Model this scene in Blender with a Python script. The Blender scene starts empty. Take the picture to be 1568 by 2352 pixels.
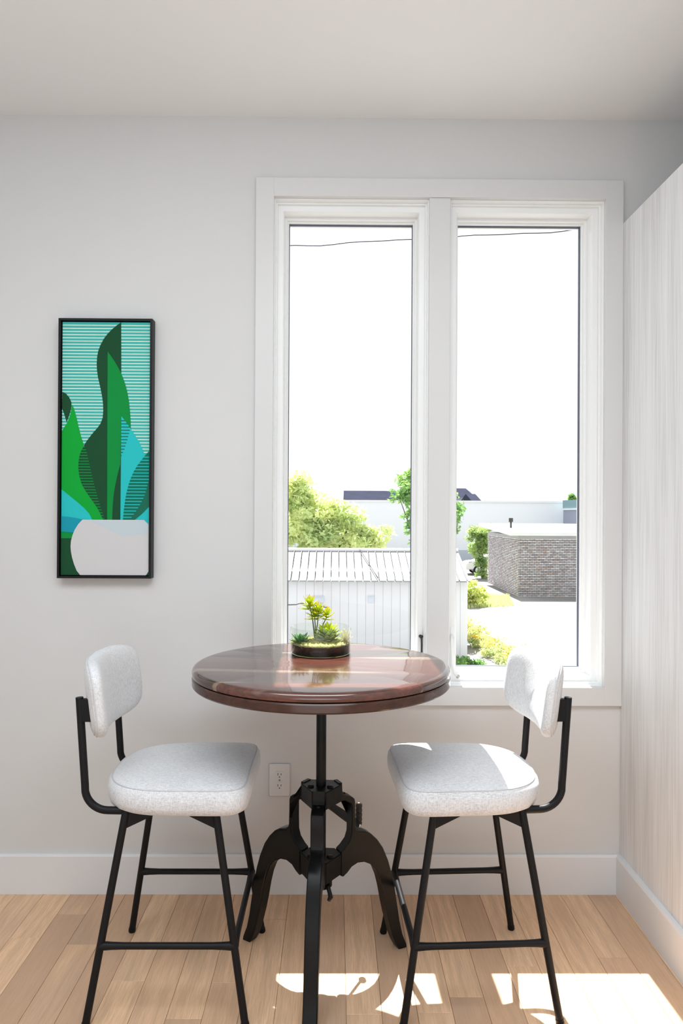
import bpy, bmesh, math, random
from mathutils import Vector, Matrix
from math import pi, sin, cos, radians as R

C = bpy.context.scene.collection
S = bpy.context.scene
random.seed(7)

# ------------------------------------------------------------------ camera
W, H, F = 1568, 2352, 1726.0
CZ = 1.334
HCEIL = 2.743
YAW, PITCH, ROLL = 0.00812, 0.00386, 0.00523
_w = Vector((sin(YAW)*cos(PITCH), cos(YAW)*cos(PITCH), sin(PITCH)))
_r = Vector((cos(YAW), -sin(YAW), 0)); _u = _r.cross(_w)
RR = _r*cos(ROLL)+_u*sin(ROLL); UU = _u*cos(ROLL)-_r*sin(ROLL)
cam = bpy.data.cameras.new('camera'); co = bpy.data.objects.new('camera', cam); C.objects.link(co)
cam.sensor_fit = 'VERTICAL'; cam.sensor_height = 36.0; cam.lens = 36.0*F/H
cam.clip_start = 0.05; cam.clip_end = 400
M = Matrix.Identity(4)
for i in range(3):
    M[i][0] = RR[i]; M[i][1] = UU[i]; M[i][2] = -_w[i]
M[2][3] = CZ
co.matrix_world = M
S.camera = co

def at(px, py, Y):
    "world point at depth Y on the sight line of a photo position (measuring the outdoor things)"
    d = RR*((px-W/2)/F) - UU*((py-H/2)/F) + _w
    return Vector((0, 0, CZ)) + d*(Y/d.y)

# ------------------------------------------------------------------ sky, sun, added fill lights, exposure
wd = bpy.data.worlds.new('sky'); S.world = wd; wd.use_nodes = True
bg = wd.node_tree.nodes['Background']
bg.inputs[0].default_value = (0.94, 0.97, 1.0, 1); bg.inputs[1].default_value = 1.3
sl = bpy.data.lights.new('sun', 'SUN'); sl.energy = 17.0; sl.angle = R(0.55); sl.color = (1.0, 0.98, 0.95)
so = bpy.data.objects.new('sun', sl); C.objects.link(so)
so.rotation_euler = Vector((0.012, -0.530, -0.848)).to_track_quat('-Z', 'Y').to_euler()
so.location = (0, 20, 30)
def area(name, loc, target, sx, sy, power, col):
    l = bpy.data.lights.new(name, 'AREA'); l.shape = 'RECTANGLE'; l.size = sx; l.size_y = sy; l.energy = power; l.color = col
    o = bpy.data.objects.new(name, l); C.objects.link(o); o.location = loc
    o.rotation_euler = (Vector(target)-Vector(loc)).to_track_quat('-Z', 'Y').to_euler(); return o
area('fill_from_behind', (-0.2, -3.2, 0.95), (0.0, 2.6, 0.8), 3.0, 1.7, 17, (0.83, 0.92, 1.0))  # added fill, stands in for daylight from unseen windows behind the camera
area('upward_fill_behind', (-0.2, -1.7, 0.25), (-0.2, -0.3, 2.7), 2.6, 1.8, 38, (0.85, 0.93, 1.0))  # added fill aimed upward to brighten the ceiling, no real source there
area('overhead_fill', (-0.3, 0.95, HCEIL-.02), (-0.3, 1.2, 0), 2.2, 1.6, 78, (0.86, 0.935, 1.0))  # added overhead fill out of view, brightens floor and seat tops
S.view_settings.view_transform = 'Standard'; S.view_settings.look = 'None'
S.view_settings.gamma = 1; S.view_settings.use_curve_mapping = False
S.view_settings.exposure = 0.0
S.cycles.caustics_reflective = False; S.cycles.caustics_refractive = False
S.cycles.max_bounces = 10; S.cycles.diffuse_bounces = 6; S.cycles.transparent_max_bounces = 24
S.cycles.sample_clamp_indirect = 6.0

# ------------------------------------------------------------------ materials
def lin(c): return tuple((x/12.92 if x <= .04045 else ((x+.055)/1.055)**2.4) for x in [v/255 for v in c])
class N:
    def __init__(s, name):
        s.m = bpy.data.materials.new(name); s.m.use_nodes = True; s.t = s.m.node_tree
        s.b = s.t.nodes['Principled BSDF']; s.out = s.t.nodes['Material Output']
    def n(s, k, **kw):
        x = s.t.nodes.new('ShaderNode'+k)
        for a, v in kw.items(): setattr(x, a, v)
        return x
    def l(s, a, b): s.t.links.new(a, b)
    def ramp(s, fac, stops, interp='LINEAR'):
        r = s.n('ValToRGB'); r.color_ramp.interpolation = interp; e = r.color_ramp.elements
        while len(e) < len(stops): e.new(0.5)
        for i, (p, c) in enumerate(stops): e[i].position = p; e[i].color = (*c, 1)
        s.l(fac, r.inputs[0]); return r.outputs[0]
    def coords(s, scale=(1, 1, 1), rnd=0, kind='Object'):
        tc = s.n('TexCoord'); mp = s.n('Mapping'); mp.inputs['Scale'].default_value = scale
        v = tc.outputs[kind]
        if rnd:
            oi = s.n('ObjectInfo'); mu = s.n('VectorMath', operation='SCALE'); mu.inputs[0].default_value = (rnd, rnd*.7, rnd*1.3)
            s.l(oi.outputs['Random'], mu.inputs['Scale']); ad = s.n('VectorMath', operation='ADD')
            s.l(v, ad.inputs[0]); s.l(mu.outputs[0], ad.inputs[1]); v = ad.outputs[0]
        s.l(v, mp.inputs[0]); return mp.outputs[0]
    def noise(s, v, scale, detail=4, rough=.55, dist=0):
        x = s.n('TexNoise'); x.inputs['Scale'].default_value = scale; x.inputs['Detail'].default_value = detail
        x.inputs['Roughness'].default_value = rough; x.inputs['Distortion'].default_value = dist
        s.l(v, x.inputs['Vector']); return x.outputs['Fac']
    def mix(s, f, a, b, mode='MIX'):
        x = s.n('MixRGB', blend_type=mode)
        for i, v in ((0, f), (1, a), (2, b)):
            if isinstance(v, (int, float)): x.inputs[i].default_value = v
            elif isinstance(v, tuple): x.inputs[i].default_value = (*v, 1)
            else: s.l(v, x.inputs[i])
        return x.outputs[0]
    def bump(s, h, strength, dist=.001):
        x = s.n('Bump'); x.inputs['Strength'].default_value = strength; x.inputs['Distance'].default_value = dist
        s.l(h, x.inputs['Height']); s.l(x.outputs[0], s.b.inputs['Normal'])
    def col(s, c):
        if isinstance(c, tuple): s.b.inputs['Base Color'].default_value = (*c, 1)
        else: s.l(c, s.b.inputs['Base Color'])
    def set(s, **kw):
        for k, v in kw.items(): s.b.inputs[k.replace('_', ' ')].default_value = v
        return s

def plain(name, c, rough=.5, metal=0, spec=.5, var=0.0, vscale=8, bump=0, bscale=200):
    m = N(name); m.set(Roughness=rough, Metallic=metal); m.b.inputs['Specular IOR Level'].default_value = spec
    v = m.coords()
    if var:
        f = m.noise(v, vscale)
        m.col(m.ramp(f, [(.3, tuple(x*(1-var) for x in c)), (.7, tuple(min(1, x*(1+var)) for x in c))]))
    else: m.col(c)
    if bump: m.bump(m.noise(v, bscale, 3), bump, .0006)
    return m.m

WALL = plain('wall_paint', (.62, .62, .617), .75, spec=.2, var=.012, vscale=2, bump=.12, bscale=260)
CEIL = plain('ceiling_paint', (.825, .83, .83), .9, spec=.1, var=.01, vscale=2, bump=.1, bscale=200)
TRIM = plain('trim_paint', (.63, .63, .627), .42, spec=.35, var=.01, vscale=3)
BASE = plain('baseboard_paint', (.70, .71, .725), .4, spec=.35, var=.01, vscale=3)
VINYL = plain('window_vinyl', (.82, .83, .825), .32, spec=.4, var=.01, vscale=4)
GASKET = plain('glazing_gasket', (.06, .07, .11), .6)
LOCKGREY = plain('lock_grey', (.45, .45, .45), .4)
BLACKM = plain('black_powder_coat', (.005, .005, .006), .48, spec=.22, var=.1, vscale=30, bump=.1, bscale=500)
IRON = plain('black_cast_iron', (.004, .004, .004), .40, spec=.22, var=.25, vscale=25, bump=.35, bscale=140)
STEEL = plain('polished_steel', (.55, .55, .55), .22, metal=1)
FRAMEBLK = plain('frame_black', (.006, .006, .006), .45, spec=.22)
PLASTIC = plain('outlet_plastic', (.68, .68, .68), .35, spec=.4)
DARK = plain('slot_dark', (.02, .02, .02), .6)

def m_fabric():
    m = N('heather_fabric'); v = m.coords()
    vx = m.coords((95, 430, 430)); vy = m.coords((430, 430, 95))
    a = m.noise(vx, 1, 2, .6); b = m.noise(vy, 1, 2, .6); c = m.noise(v, 9, 3)
    f = m.mix(.5, a, b)
    f2 = m.mix(.15, f, c)
    m.col(m.ramp(f2, [(.30, (.40, .40, .42)), (.5, (.65, .655, .67)), (.70, (.82, .82, .825))]))
    m.set(Roughness=.95, Sheen_Weight=.25); m.b.inputs['Specular IOR Level'].default_value = .1
    m.bump(f, .6, .0016); return m.m
FABRIC = m_fabric()
PIPING = plain('piping_fabric', (.56, .56, .575), .95, spec=.1, var=.1, vscale=300)

def m_oak():
    m = N('oak_boards'); oi = m.n('ObjectInfo')
    base = m.ramp(oi.outputs['Random'], [(0, (.82, .53, .325)), (.15, (.92, .635, .41)), (.3, (.70, .46, .305)), (.45, (.93, .645, .405)), (.6, (.84, .57, .37)), (.75, (.90, .60, .37)), (.88, (.74, .485, .31)), (1, (.55, .36, .24))], 'LINEAR')
    v = m.coords((1, .06, 1), 31); g = m.noise(v, 95, 5, .65, .4)
    fine = m.noise(m.coords((1, .022, 1), 13), 620, 3, .6)
    vb = m.coords((1, .10, 1), 17)
    wv = m.n('TexWave', wave_type='BANDS', bands_direction='X'); m.l(vb, wv.inputs[0])
    wv.inputs['Scale'].default_value = 7; wv.inputs['Distortion'].default_value = 14; wv.inputs['Detail'].default_value = 4; wv.inputs['Detail Scale'].default_value = 1.1; wv.inputs['Detail Roughness'].default_value = .65
    c1 = m.mix(m.ramp(g, [(.35, (0, 0, 0)), (.7, (1, 1, 1))]), m.mix(.26, base, (.46, .29, .175)), base)
    c2 = m.mix(m.ramp(wv.outputs['Fac'], [(.0, (.0,)*3), (.6, (.10,)*3), (1, (.40,)*3)]), c1, (.54, .35, .215))
    c2 = m.mix(m.ramp(fine, [(.40, (.40,)*3), (.56, (0, 0, 0))]), c2, (.46, .29, .175))
    bl = m.noise(m.coords((1, .35, 1), 9), 4.5, 2)
    c3 = m.mix(m.ramp(bl, [(.52, (0, 0, 0)), (.78, (.55,)*3)]), c2, (.38, .27, .20))
    m.col(c3); m.set(Roughness=.48); m.b.inputs['Specular IOR Level'].default_value = .35
    m.bump(fine, .12, .0005); return m.m
OAK = m_oak()
SUBFLOOR = plain('floor_gap_dark', (.08, .05, .03), .9)

def m_panel():
    m = N('whitewashed_oak_veneer'); v = m.coords((1, 1, .025)); g = m.noise(v, 130, 5, .6, .2)
    v2 = m.coords((1, 1, .05)); g2 = m.noise(v2, 18, 3)
    f = m.mix(.4, g, g2)
    m.col(m.ramp(f, [(.32, (.58, .575, .57)), (.5, (.71, .712, .717)), (.68, (.78, .79, .80))]))
    m.set(Roughness=.6); m.b.inputs['Specular IOR Level'].default_value = .25; m.bump(g, .25, .0008); return m.m
PANEL = m_panel()

def m_rosewood(rnd=23, sap=True):
    m = N('dark_plank_wood'); oi = m.n('ObjectInfo')
    v = m.coords((.10, 1, 1), rnd); g = m.noise(v, 70, 5, .6, .5)
    base = m.ramp(oi.outputs['Random'], [(0, (.045, .022, .016)), (.35, (.115, .034, .024)), (.6, (.038, .020, .015)), (.8, (.135, .042, .029)), (1, (.065, .030, .020))])
    c1 = m.mix(m.ramp(g, [(.35, (.0,)*3), (.65, (.8,)*3)]), base, (.035, .017, .011))
    sp = m.noise(m.coords((.35, 3.2, 1), rnd*2.3), 3.1, 2, .4)
    c2 = m.mix(m.ramp(sp, [(.60, (0, 0, 0)), (.63, (.85,)*3)]), c1, m.mix(g, (.27, .20, .145), (.15, .105, .075)))
    m.col(c2 if sap else c1); m.b.inputs['Specular IOR Level'].default_value = .6 if sap else .35; m.set(Roughness=.15, Coat_Weight=.4 if sap else 0); m.bump(g, .06, .0004); return m.m
ROSE = m_rosewood()
ROSED = m_rosewood(41, False)

def m_glass(name, tint, ior=1.45, rough=0.0):
    m = N(name); t = m.n('BsdfTransparent'); t.inputs[0].default_value = (*tint, 1)
    g = m.n('BsdfGlossy'); g.inputs['Roughness'].default_value = rough; g.inputs[0].default_value = (1, 1, 1, 1)
    fr = m.n('Fresnel'); ge = m.n('NewGeometry'); mr = m.n('MapRange'); mr.inputs[3].default_value = ior; mr.inputs[4].default_value = 1/ior
    m.l(ge.outputs['Backfacing'], mr.inputs[0]); m.l(mr.outputs[0], fr.inputs[0])
    mx = m.n('MixShader'); m.l(fr.outputs[0], mx.inputs[0]); m.l(t.outputs[0], mx.inputs[1]); m.l(g.outputs[0], mx.inputs[2])
    m.l(mx.outputs[0], m.out.inputs[0]); return m.m
PANE = m_glass('window_glass', (.985, .99, .985), 1.16)
BOWL = m_glass('bowl_glass', (.955, .975, .965))

def m_leaf(name, c1, c2, trans=.5, rough=.5, scale=3, tip=None):
    m = N(name); v = m.coords(); f = m.noise(v, scale, 3)
    col = m.ramp(f, [(.35, c1), (.65, c2)])
    if tip:
        tc = m.n('TexCoord'); sx = m.n('SeparateXYZ'); m.l(tc.outputs['Generated'], sx.inputs[0])
        col = m.mix(m.ramp(sx.outputs[0], [(.72, (0, 0, 0)), (1, (.75, .75, .75))]), col, tip)
    m.col(col); m.set(Roughness=rough); m.b.inputs['Specular IOR Level'].default_value = .3
    t = m.n('BsdfTranslucent'); m.l(col, t.inputs[0]); mx = m.n('MixShader'); mx.inputs[0].default_value = trans
    m.l(m.b.outputs[0], mx.inputs[1]); m.l(t.outputs[0], mx.inputs[2]); m.l(mx.outputs[0], m.out.inputs[0]); return m.m

# ------------------------------------------------------------------ mesh helpers
def link(name, me, mats, parent=None, smooth=False, loc=None):
    for m in (mats if isinstance(mats, (list, tuple)) else [mats]): me.materials.append(m)
    if smooth:
        for p in me.polygons: p.use_smooth = True
    o = bpy.data.objects.new(name, me); C.objects.link(o)
    if parent: o.parent = parent
    if loc is not None: o.location = loc
    return o
def obj(name, bm, mats, parent=None, smooth=False, loc=None, sharp=None):
    bmesh.ops.recalc_face_normals(bm, faces=bm.faces[:])
    me = bpy.data.meshes.new(name); bm.to_mesh(me); bm.free()
    if sharp:
        for p in me.polygons: p.use_smooth = True
        me.set_sharp_from_angle(angle=R(sharp))
    return link(name, me, mats, parent, smooth, loc)
def pyd(name, v, f, mats, parent=None, smooth=False, loc=None):
    me = bpy.data.meshes.new(name); me.from_pydata(v, [], f); me.update(); return link(name, me, mats, parent, smooth, loc)
def tag(o, label=None, cat=None, group=None, kind=None):
    for k, v in (('label', label), ('category', cat), ('group', group), ('kind', kind)):
        if v: o[k] = v
    return o
def empty(name, loc, rz=0, **kw):
    o = bpy.data.objects.new(name, None); C.objects.link(o); o.location = loc; o.rotation_euler = (0, 0, rz); o.empty_display_size = .05
    return tag(o, **kw)
def BM(): return bmesh.new()
def box(bm, x0, x1, y0, y1, z0, z1, bev=0, seg=1):
    g = bmesh.ops.create_cube(bm, size=1); vs = g['verts']
    for v in vs:
        v.co = Vector((x0+(x1-x0)*(v.co.x+.5), y0+(y1-y0)*(v.co.y+.5), z0+(z1-z0)*(v.co.z+.5)))
    if bev:
        es = list({e for v in vs for e in v.link_edges})
        bmesh.ops.bevel(bm, geom=es, offset=bev, segments=seg, profile=.5, affect='EDGES')
    return bm
def prism(bm, pts, fn, t0, t1):
    "closed polygon pts (a,b) mapped by fn(a,b,t) and extruded from t0 to t1"
    a = [bm.verts.new(fn(p[0], p[1], t0)) for p in pts]; b = [bm.verts.new(fn(p[0], p[1], t1)) for p in pts]
    f1 = bm.faces.new(a); f2 = bm.faces.new(b[::-1]); n = len(pts)
    for i in range(n): bm.faces.new((a[i], b[i], b[(i+1) % n], a[(i+1) % n]))
    return f1, f2
def tube(bm, pts, r, n=12, closed=False, caps=True):
    pts = [Vector(p) for p in pts]; m = len(pts); rs = r if isinstance(r, (list, tuple)) else [r]*m
    up = None; rings = []
    for i, p in enumerate(pts):
        if closed: t = (pts[(i+1) % m]-pts[i-1]).normalized()
        else: t = (pts[min(i+1, m-1)]-pts[max(i-1, 0)]).normalized()
        if up is None:
            up = Vector((0, 0, 1)) if abs(t.z) < .9 else Vector((1, 0, 0))
        up = (up-t*up.dot(t)).normalized(); s = t.cross(up)
        rings.append([bm.verts.new(p+(up*cos(2*pi*k/n)+s*sin(2*pi*k/n))*rs[i]) for k in range(n)])
    for i in range(m if closed else m-1):
        A, B = rings[i], rings[(i+1) % m]
        for k in range(n): bm.faces.new((A[k], A[(k+1) % n], B[(k+1) % n], B[k]))
    if caps and not closed:
        bm.faces.new(rings[0][::-1]); bm.faces.new(rings[-1])
    return bm
def lathe(bm, prof, n=64, cx=0, cy=0, close=True):
    rings = []
    for r, z in prof:
        if r < 1e-6: rings.append([bm.verts.new((cx, cy, z))])
        else: rings.append([bm.verts.new((cx+r*cos(2*pi*k/n), cy+r*sin(2*pi*k/n), z)) for k in range(n)])
    for A, B in zip(rings, rings[1:]):
        if len(A) == 1 and len(B) == 1: continue
        for k in range(n):
            q = (k+1) % n
            if len(A) == 1: bm.faces.new((A[0], B[k], B[q]))
            elif len(B) == 1: bm.faces.new((A[k], A[q], B[0]))
            else: bm.faces.new((A[k], A[q], B[q], B[k]))
    return bm
def copy_tree(o, parent=None):
    c = o.copy(); C.objects.link(c)
    if parent: c.parent = parent
    for ch in list(o.children): copy_tree(ch, c)
    return c
def struct(o, label=None): return tag(o, label, kind='structure')

# ------------------------------------------------------------------ room shell
D = 2.661; HC = 2.743; XL, XR = -1.62, 1.013; XFAR = 1.95; YB = -3.6; T = .205
OX0, OX1, OZ0, OZ1 = -.222, .951, .729, 2.457
bm = BM()
box(bm, XL-.2, OX0, D, D+T, -.3, HC+.3); box(bm, OX1, XFAR+.2, D, D+T, -.3, HC+.3)
box(bm, OX0, OX1, D, D+T, -.3, OZ0); box(bm, OX0, OX1, D, D+T, OZ1, HC+.3)
box(bm, .327, .402, D+.02, D+T, OZ0, OZ1)
struct(obj('wall_back', bm, WALL), 'white painted wall around the pair of tall windows')
bm = BM(); box(bm, XL-.2, XL, YB, D, -.3, HC+.3); struct(obj('wall_left', bm, WALL), 'white painted side wall left of the framed print')
bm = BM(); box(bm, XFAR, XFAR+.2, YB, D, -.3, HC+.3); struct(obj('wall_far_right', bm, WALL), 'white wall behind the pale wood partition')
bm = BM(); box(bm, XL-.2, XFAR+.2, YB-.2, YB, -.3, HC+.3); struct(obj('wall_front', bm, WALL), 'white wall facing the windows')
bm = BM(); box(bm, XL-.2, XFAR+.2, YB-.2, D+T, HC, HC+.25); struct(obj('ceiling', bm, CEIL), 'flat white painted ceiling')
# partition: pale veneer panel block, does not reach the ceiling
bm = BM(); box(bm, XR, 1.62, YB, D-.001, 0, 2.373, .002); struct(obj('wall_right', bm, PANEL), 'pale whitewashed wood partition ending below the ceiling')

# floor boards
fl = BM(); box(fl, XL-.1, XFAR, YB, D+.05, -.2, -.012)
floor = struct(obj('floor', fl, SUBFLOOR), 'natural oak strip floor running towards the window wall')
BW = .0955; x0 = -.537-12*BW
joints = {}   # visible end joints, column index -> list of Y
def fY(px, py):
    d = RR*((px-W/2)/F)-UU*((py-H/2)/F)+_w; return Vector((0, 0, CZ))+d*(-CZ/d.z)
for px, py in ((162, 2100), (54, 2154), (186, 2169), (302, 2253), (526, 2257), (1252, 2110), (1222, 2219), (964, 2326), (636, 2112), (1100, 2290), (800, 2330), (1400, 2200), (420, 2340)):
    q = fY(px, py); joints.setdefault(int((q.x-x0)//BW), []).append(q.y)
ncol = int((XR+.02-x0)/BW)+1
rb = random.Random(3)
for k in range(ncol):
    xa, xb = x0+k*BW, x0+(k+1)*BW
    xa, xb = max(xa, XL), min(xb, XR+.01)
    if xb-xa < .01: continue
    ys = [D]+sorted(joints.get(k, []), reverse=True)
    if len(ys) == 1: ys.append(rb.uniform(1.2, 1.75))
    while ys[-1] > YB+.3: ys.append(ys[-1]-rb.uniform(.8, 1.9))
    ys[-1] = YB
    for ya, yb in zip(ys[1:], ys):
        bm = BM(); cx, cy = (xa+xb)/2, (ya+yb)/2; hx, hy = (xb-xa)/2-.0004, (yb-ya)/2-.0005; c = .0009
        lo = [bm.verts.new((sx*hx, sy*hy, -.013)) for sx, sy in ((-1, -1), (1, -1), (1, 1), (-1, 1))]
        mi = [bm.verts.new((sx*hx, sy*hy, -c)) for sx, sy in ((-1, -1), (1, -1), (1, 1), (-1, 1))]
        hi = [bm.verts.new((sx*(hx-c), sy*(hy-c), 0)) for sx, sy in ((-1, -1), (1, -1), (1, 1), (-1, 1))]
        for A, B in ((lo, mi), (mi, hi)):
            for i in range(4): bm.faces.new((A[i], A[(i+1) % 4], B[(i+1) % 4], B[i]))
        bm.faces.new(hi)
        obj('floor_board', bm, OAK, floor, loc=(cx, cy, 0))

# baseboards
def bb_prof(): return [(0, 0), (.016, 0), (.016, .131), (.012, .139), (0, .139)]
bm = BM(); prism(bm, bb_prof(), lambda a, b, t: (t, D-a, b), XL, XR); struct(obj('baseboard_back', bm, BASE), 'white baseboard under the windows')
bm = BM(); prism(bm, bb_prof(), lambda a, b, t: (XR-a*1.1, t, b), YB, D-.0155); struct(obj('baseboard_right', bm, BASE), 'white baseboard along the wood partition')
bm = BM(); prism(bm, bb_prof(), lambda a, b, t: (XL+a, t, b), YB, D-.0155); struct(obj('baseboard_left', bm, BASE), 'white baseboard along the left wall')

# window casing (trim) : four flat boards and the mullion board
trim = empty('trim_1', (0, D, 0), label='flat white casing boards framing both windows', kind='structure')
cy0, cy1 = -.017, .0
for (a, b, c, d) in ((-.285, OX0, .665, 2.522), (OX1, 1.0125, .665, 2.522), (OX0, OX1, OZ1, 2.522), (OX0, OX1, .665, OZ0)):
    bm = BM(); box(bm, a, b, cy0, cy1, c, d, .0004); obj('casing_board', bm, TRIM, trim)
bm = BM(); box(bm, .327, .402, -.012, .02, OZ0, OZ1, .0015); obj('mullion_board', bm, TRIM, trim)

# windows
def ring(bm, x0, x1, z0, z1, i0, i1, ya, yb, bev=.0015):
    "rectangular frame between insets i0 (outer) and i1 (inner), from depth ya to yb, mitred"
    def q(i): return [(x0+i, z0+i), (x1-i, z0+i), (x1-i, z1-i), (x0+i, z1-i)]
    A, B = q(i0), q(i1)
    va = [bm.verts.new((x, ya, z)) for x, z in A]; vb = [bm.verts.new((x, ya, z)) for x, z in B]
    wa = [bm.verts.new((x, yb, z)) for x, z in A]; wb = [bm.verts.new((x, yb, z)) for x, z in B]
    for i in range(4):
        j = (i+1) % 4
        bm.faces.new((va[i], va[j], vb[j], vb[i])); bm.faces.new((wa[j], wa[i], wb[i], wb[j]))
        bm.faces.new((vb[i], vb[j], wb[j], wb[i])); bm.faces.new((va[j], va[i], wa[i], wa[j]))
    if bev:
        es = [e for e in bm.edges if e.is_valid and (e.verts[0] in vb and e.verts[1] in vb)]
        bmesh.ops.bevel(bm, geom=es, offset=bev, segments=2, profile=.5, affect='EDGES')
def window(n, x0, x1, side):
    w = empty('window_%d' % n, (0, 0, 0), label=('left' if n == 1 else 'right')+' tall white casement window of the pair', kind='structure')
    bm = BM(); ring(bm, x0, x1, OZ0, OZ1, -.004, .010, D+.028, D+T+.0); ring(bm, x0, x1, OZ0, OZ1, 0, .004, D+.004, D+.03, .001)
    obj('jamb_liner', bm, VINYL, w)
    bm = BM(); ring(bm, x0, x1, OZ0, OZ1, .0098, .031, D+.042, D+T-.005, .003); obj('window_frame', bm, VINYL, w)
    bm = BM(); ring(bm, x0, x1, OZ0, OZ1, .0305, .0405, D+.094, D+.16, .0025); ring(bm, x0, x1, OZ0, OZ1, .040, .0455, D+.112, D+.15, .003)
    s = obj('sash', bm, VINYL, w)
    bm = BM(); ring(bm, x0, x1, OZ0, OZ1, .044, .0475, D+.126, D+.142, 0); obj('gasket', bm, GASKET, s)
    bm = BM(); box(bm, x0+.0445, x1-.0445, D+.132, D+.137, OZ0+.0445, OZ1-.0445); obj('pane', bm, PANE, w)
    # lock lever on the jamb beside the mullion
    xs = x1-.0205 if side > 0 else x0+.0205; sg = side
    zc = .86
    bm = BM(); pts = []
    for k in range(24):
        a = 2*pi*k/24; pts.append((.0095*cos(a), .075*max(-1, min(1, 1.25*sin(a)))+0))
    prism(bm, pts, lambda a, b, t: (xs+a, D+.042-t, zc+b), 0, .004); lp = obj('lock_plate', bm, VINYL, w)
    bm = BM()
    path = [(xs+.004*sg, D+.030, zc+.045), (xs+.004*sg, D+.022, zc+.01), (xs+.003*sg, D+.018, zc-.05), (xs-.004*sg, D+.014, zc-.085), (xs-.014*sg, D+.012, zc-.098)]
    tube(bm, path, [.005, .005, .0048, .0055, .0065] if n == 2 else [.003, .0032, .003, .003, .003], 10); tube(bm, [(xs, D+.04, zc+.04), (xs+.004*sg, D+.026, zc+.04)], .006, 10)
    obj('lock_handle', bm, DARK if n == 1 else VINYL, w, smooth=True)
    if n == 2:
        bm = BM(); tube(bm, [path[-1], Vector(path[-1])+Vector((-.006*sg, -.001, -.004))], [.0075, .006], 10); obj('lever_tip', bm, LOCKGREY, w, smooth=True)
    return w
window(1, OX0, .327, +1)
window(2, .402, OX1, -1)

# ------------------------------------------------------------------ framed print
def fp(x, y):  # position on the print, photo-measured grid -> 0..1
    return ((x-(210-17*(y-165)/2035))/690.0, 1-(y-165)/2035.0)
AX0, AX1, AZ0, AZ1 = -.9665, -.6405, 1.109, 2.014
IX0, IX1, IZ0, IZ1 = AX0+.0105, AX1-.0105, AZ0+.0105, AZ1-.0105
art = empty('framed_print', ((AX0+AX1)/2, D, AZ0), label='tall narrow black framed print of green leaves in a white pot', cat='picture')
ox, oz = (AX0+AX1)/2, AZ0
def AP(u, v, lay): return (IX0+(IX1-IX0)*min(1, max(0, u))-ox, -.030-.00012*lay, IZ0+(IZ1-IZ0)*min(1, max(0, v))-oz)
bm = BM()
for i in range(1):
    x0_, x1_, z0_, z1_ = AX0-ox, AX1-ox, 0, AZ1-oz
    ring(bm, x0_, x1_, z0_, z1_, 0, .0075, -.041, -.001, 0)
obj('picture_frame', bm, FRAMEBLK, art)
bm = BM(); box(bm, AX0-ox+.007, AX1-ox-.007, -.012, -.002, .007, AZ1-oz-.007); obj('backing', bm, FRAMEBLK, art)
bm = BM(); box(bm, IX0-ox, IX1-ox, -.0298, -.012, IZ0-oz, IZ1-oz)
PAL = {k: plain('print_'+k, tuple(min(.95, v*.98) for v in lin(c)), .7, spec=.08) for k, c in dict(teal=(66, 176, 168), pale=(205, 225, 210), dark=(30, 74, 48),
    mid=(20, 136, 62), bright=(20, 158, 56), cyan=(44, 184, 186), deep=(22, 108, 88), forest=(34, 104, 82), blue=(30, 146, 166), pot=(200, 199, 200), shade=(188, 200, 205)).items()}
PK = list(PAL)
canvas = obj('canvas', bm, PAL['teal'], art)
pv, pf, pm = [], [], []
def poly(pts, k, lay):
    i0 = len(pv); pv.extend(AP(*fp(*p), lay) for p in pts); pf.append(list(range(i0, i0+len(pts)))); pm.append(PK.index(k))
def stripes(pts, k, lay, y0, y1, pitch, th):
    y = y0
    while y < y1:
        for yy in (y,):
            xs = []
            for (xa, ya), (xb, yb) in zip(pts, pts[1:]+pts[:1]):
                if (ya <= yy) != (yb <= yy): xs.append(xa+(xb-xa)*(yy-ya)/(yb-ya))
            xs.sort()
            for a, b in zip(xs[::2], xs[1::2]):
                if b-a > 6: poly([(a, y-th/2), (b, y-th/2), (b, y+th/2), (a, y+th/2)], k, lay)
        y += pitch
Ledge = [(672, 165), (635, 192), (600, 222), (565, 258), (535, 298), (510, 345), (492, 392), (482, 440), (478, 500), (480, 550), (487, 605), (498, 655), (510, 710), (520, 765), (527, 820), (529, 880), (524, 935), (508, 980), (484, 1015), (455, 1048), (428, 1082), (400, 1120), (378, 1155)]
Llow = [(355, 1200), (340, 1245), (332, 1300), (332, 1350), (340, 1410), (358, 1470), (385, 1520), (418, 1570), (450, 1615), (480, 1660), (503, 1705), (525, 1755)]
stripes([(205, 165), (905, 165), (890, 1240), (203, 1240)], 'pale', 1, 191, 1235, 25.5, 8)
poly([(190, 1380), (560, 1250), (900, 1240), (900, 1800), (190, 1800)], 'cyan', 2)
poly([(207, 728), (235, 742), (262, 775), (278, 812), (279, 850), (270, 890), (255, 935), (240, 975), (225, 920), (204, 860)], 'dark', 3)
poly([(285, 830), (300, 865), (318, 930), (335, 1010), (352, 1080), (376, 1155)]+Llow+[(440, 1755), (415, 1705), (375, 1660), (330, 1620), (270, 1570), (196, 1512), (196, 1045), (222, 1012), (245, 975), (268, 915)], 'bright', 4)
poly(Ledge+Llow+[(662, 1755), (672, 900)], 'dark', 5)
grn = [(378, 1155), (395, 1200), (415, 1290), (436, 1390), (458, 1480), (480, 1560), (505, 1650), (540, 1755)]
stripes([(378, 1155)]+Llow+grn[::-1], 'mid', 6, 1170, 1755, 23, 7)
poly([(565, 403), (592, 440), (620, 482), (645, 525), (668, 570), (690, 625), (708, 680), (722, 740), (732, 800), (739, 870), (744, 940), (747, 1040), (672, 1000), (662, 1310), (648, 1360), (634, 1420), (620, 1490), (609, 1560), (602, 1640), (597, 1755), (558, 1755), (562, 900)], 'mid', 7)
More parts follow.
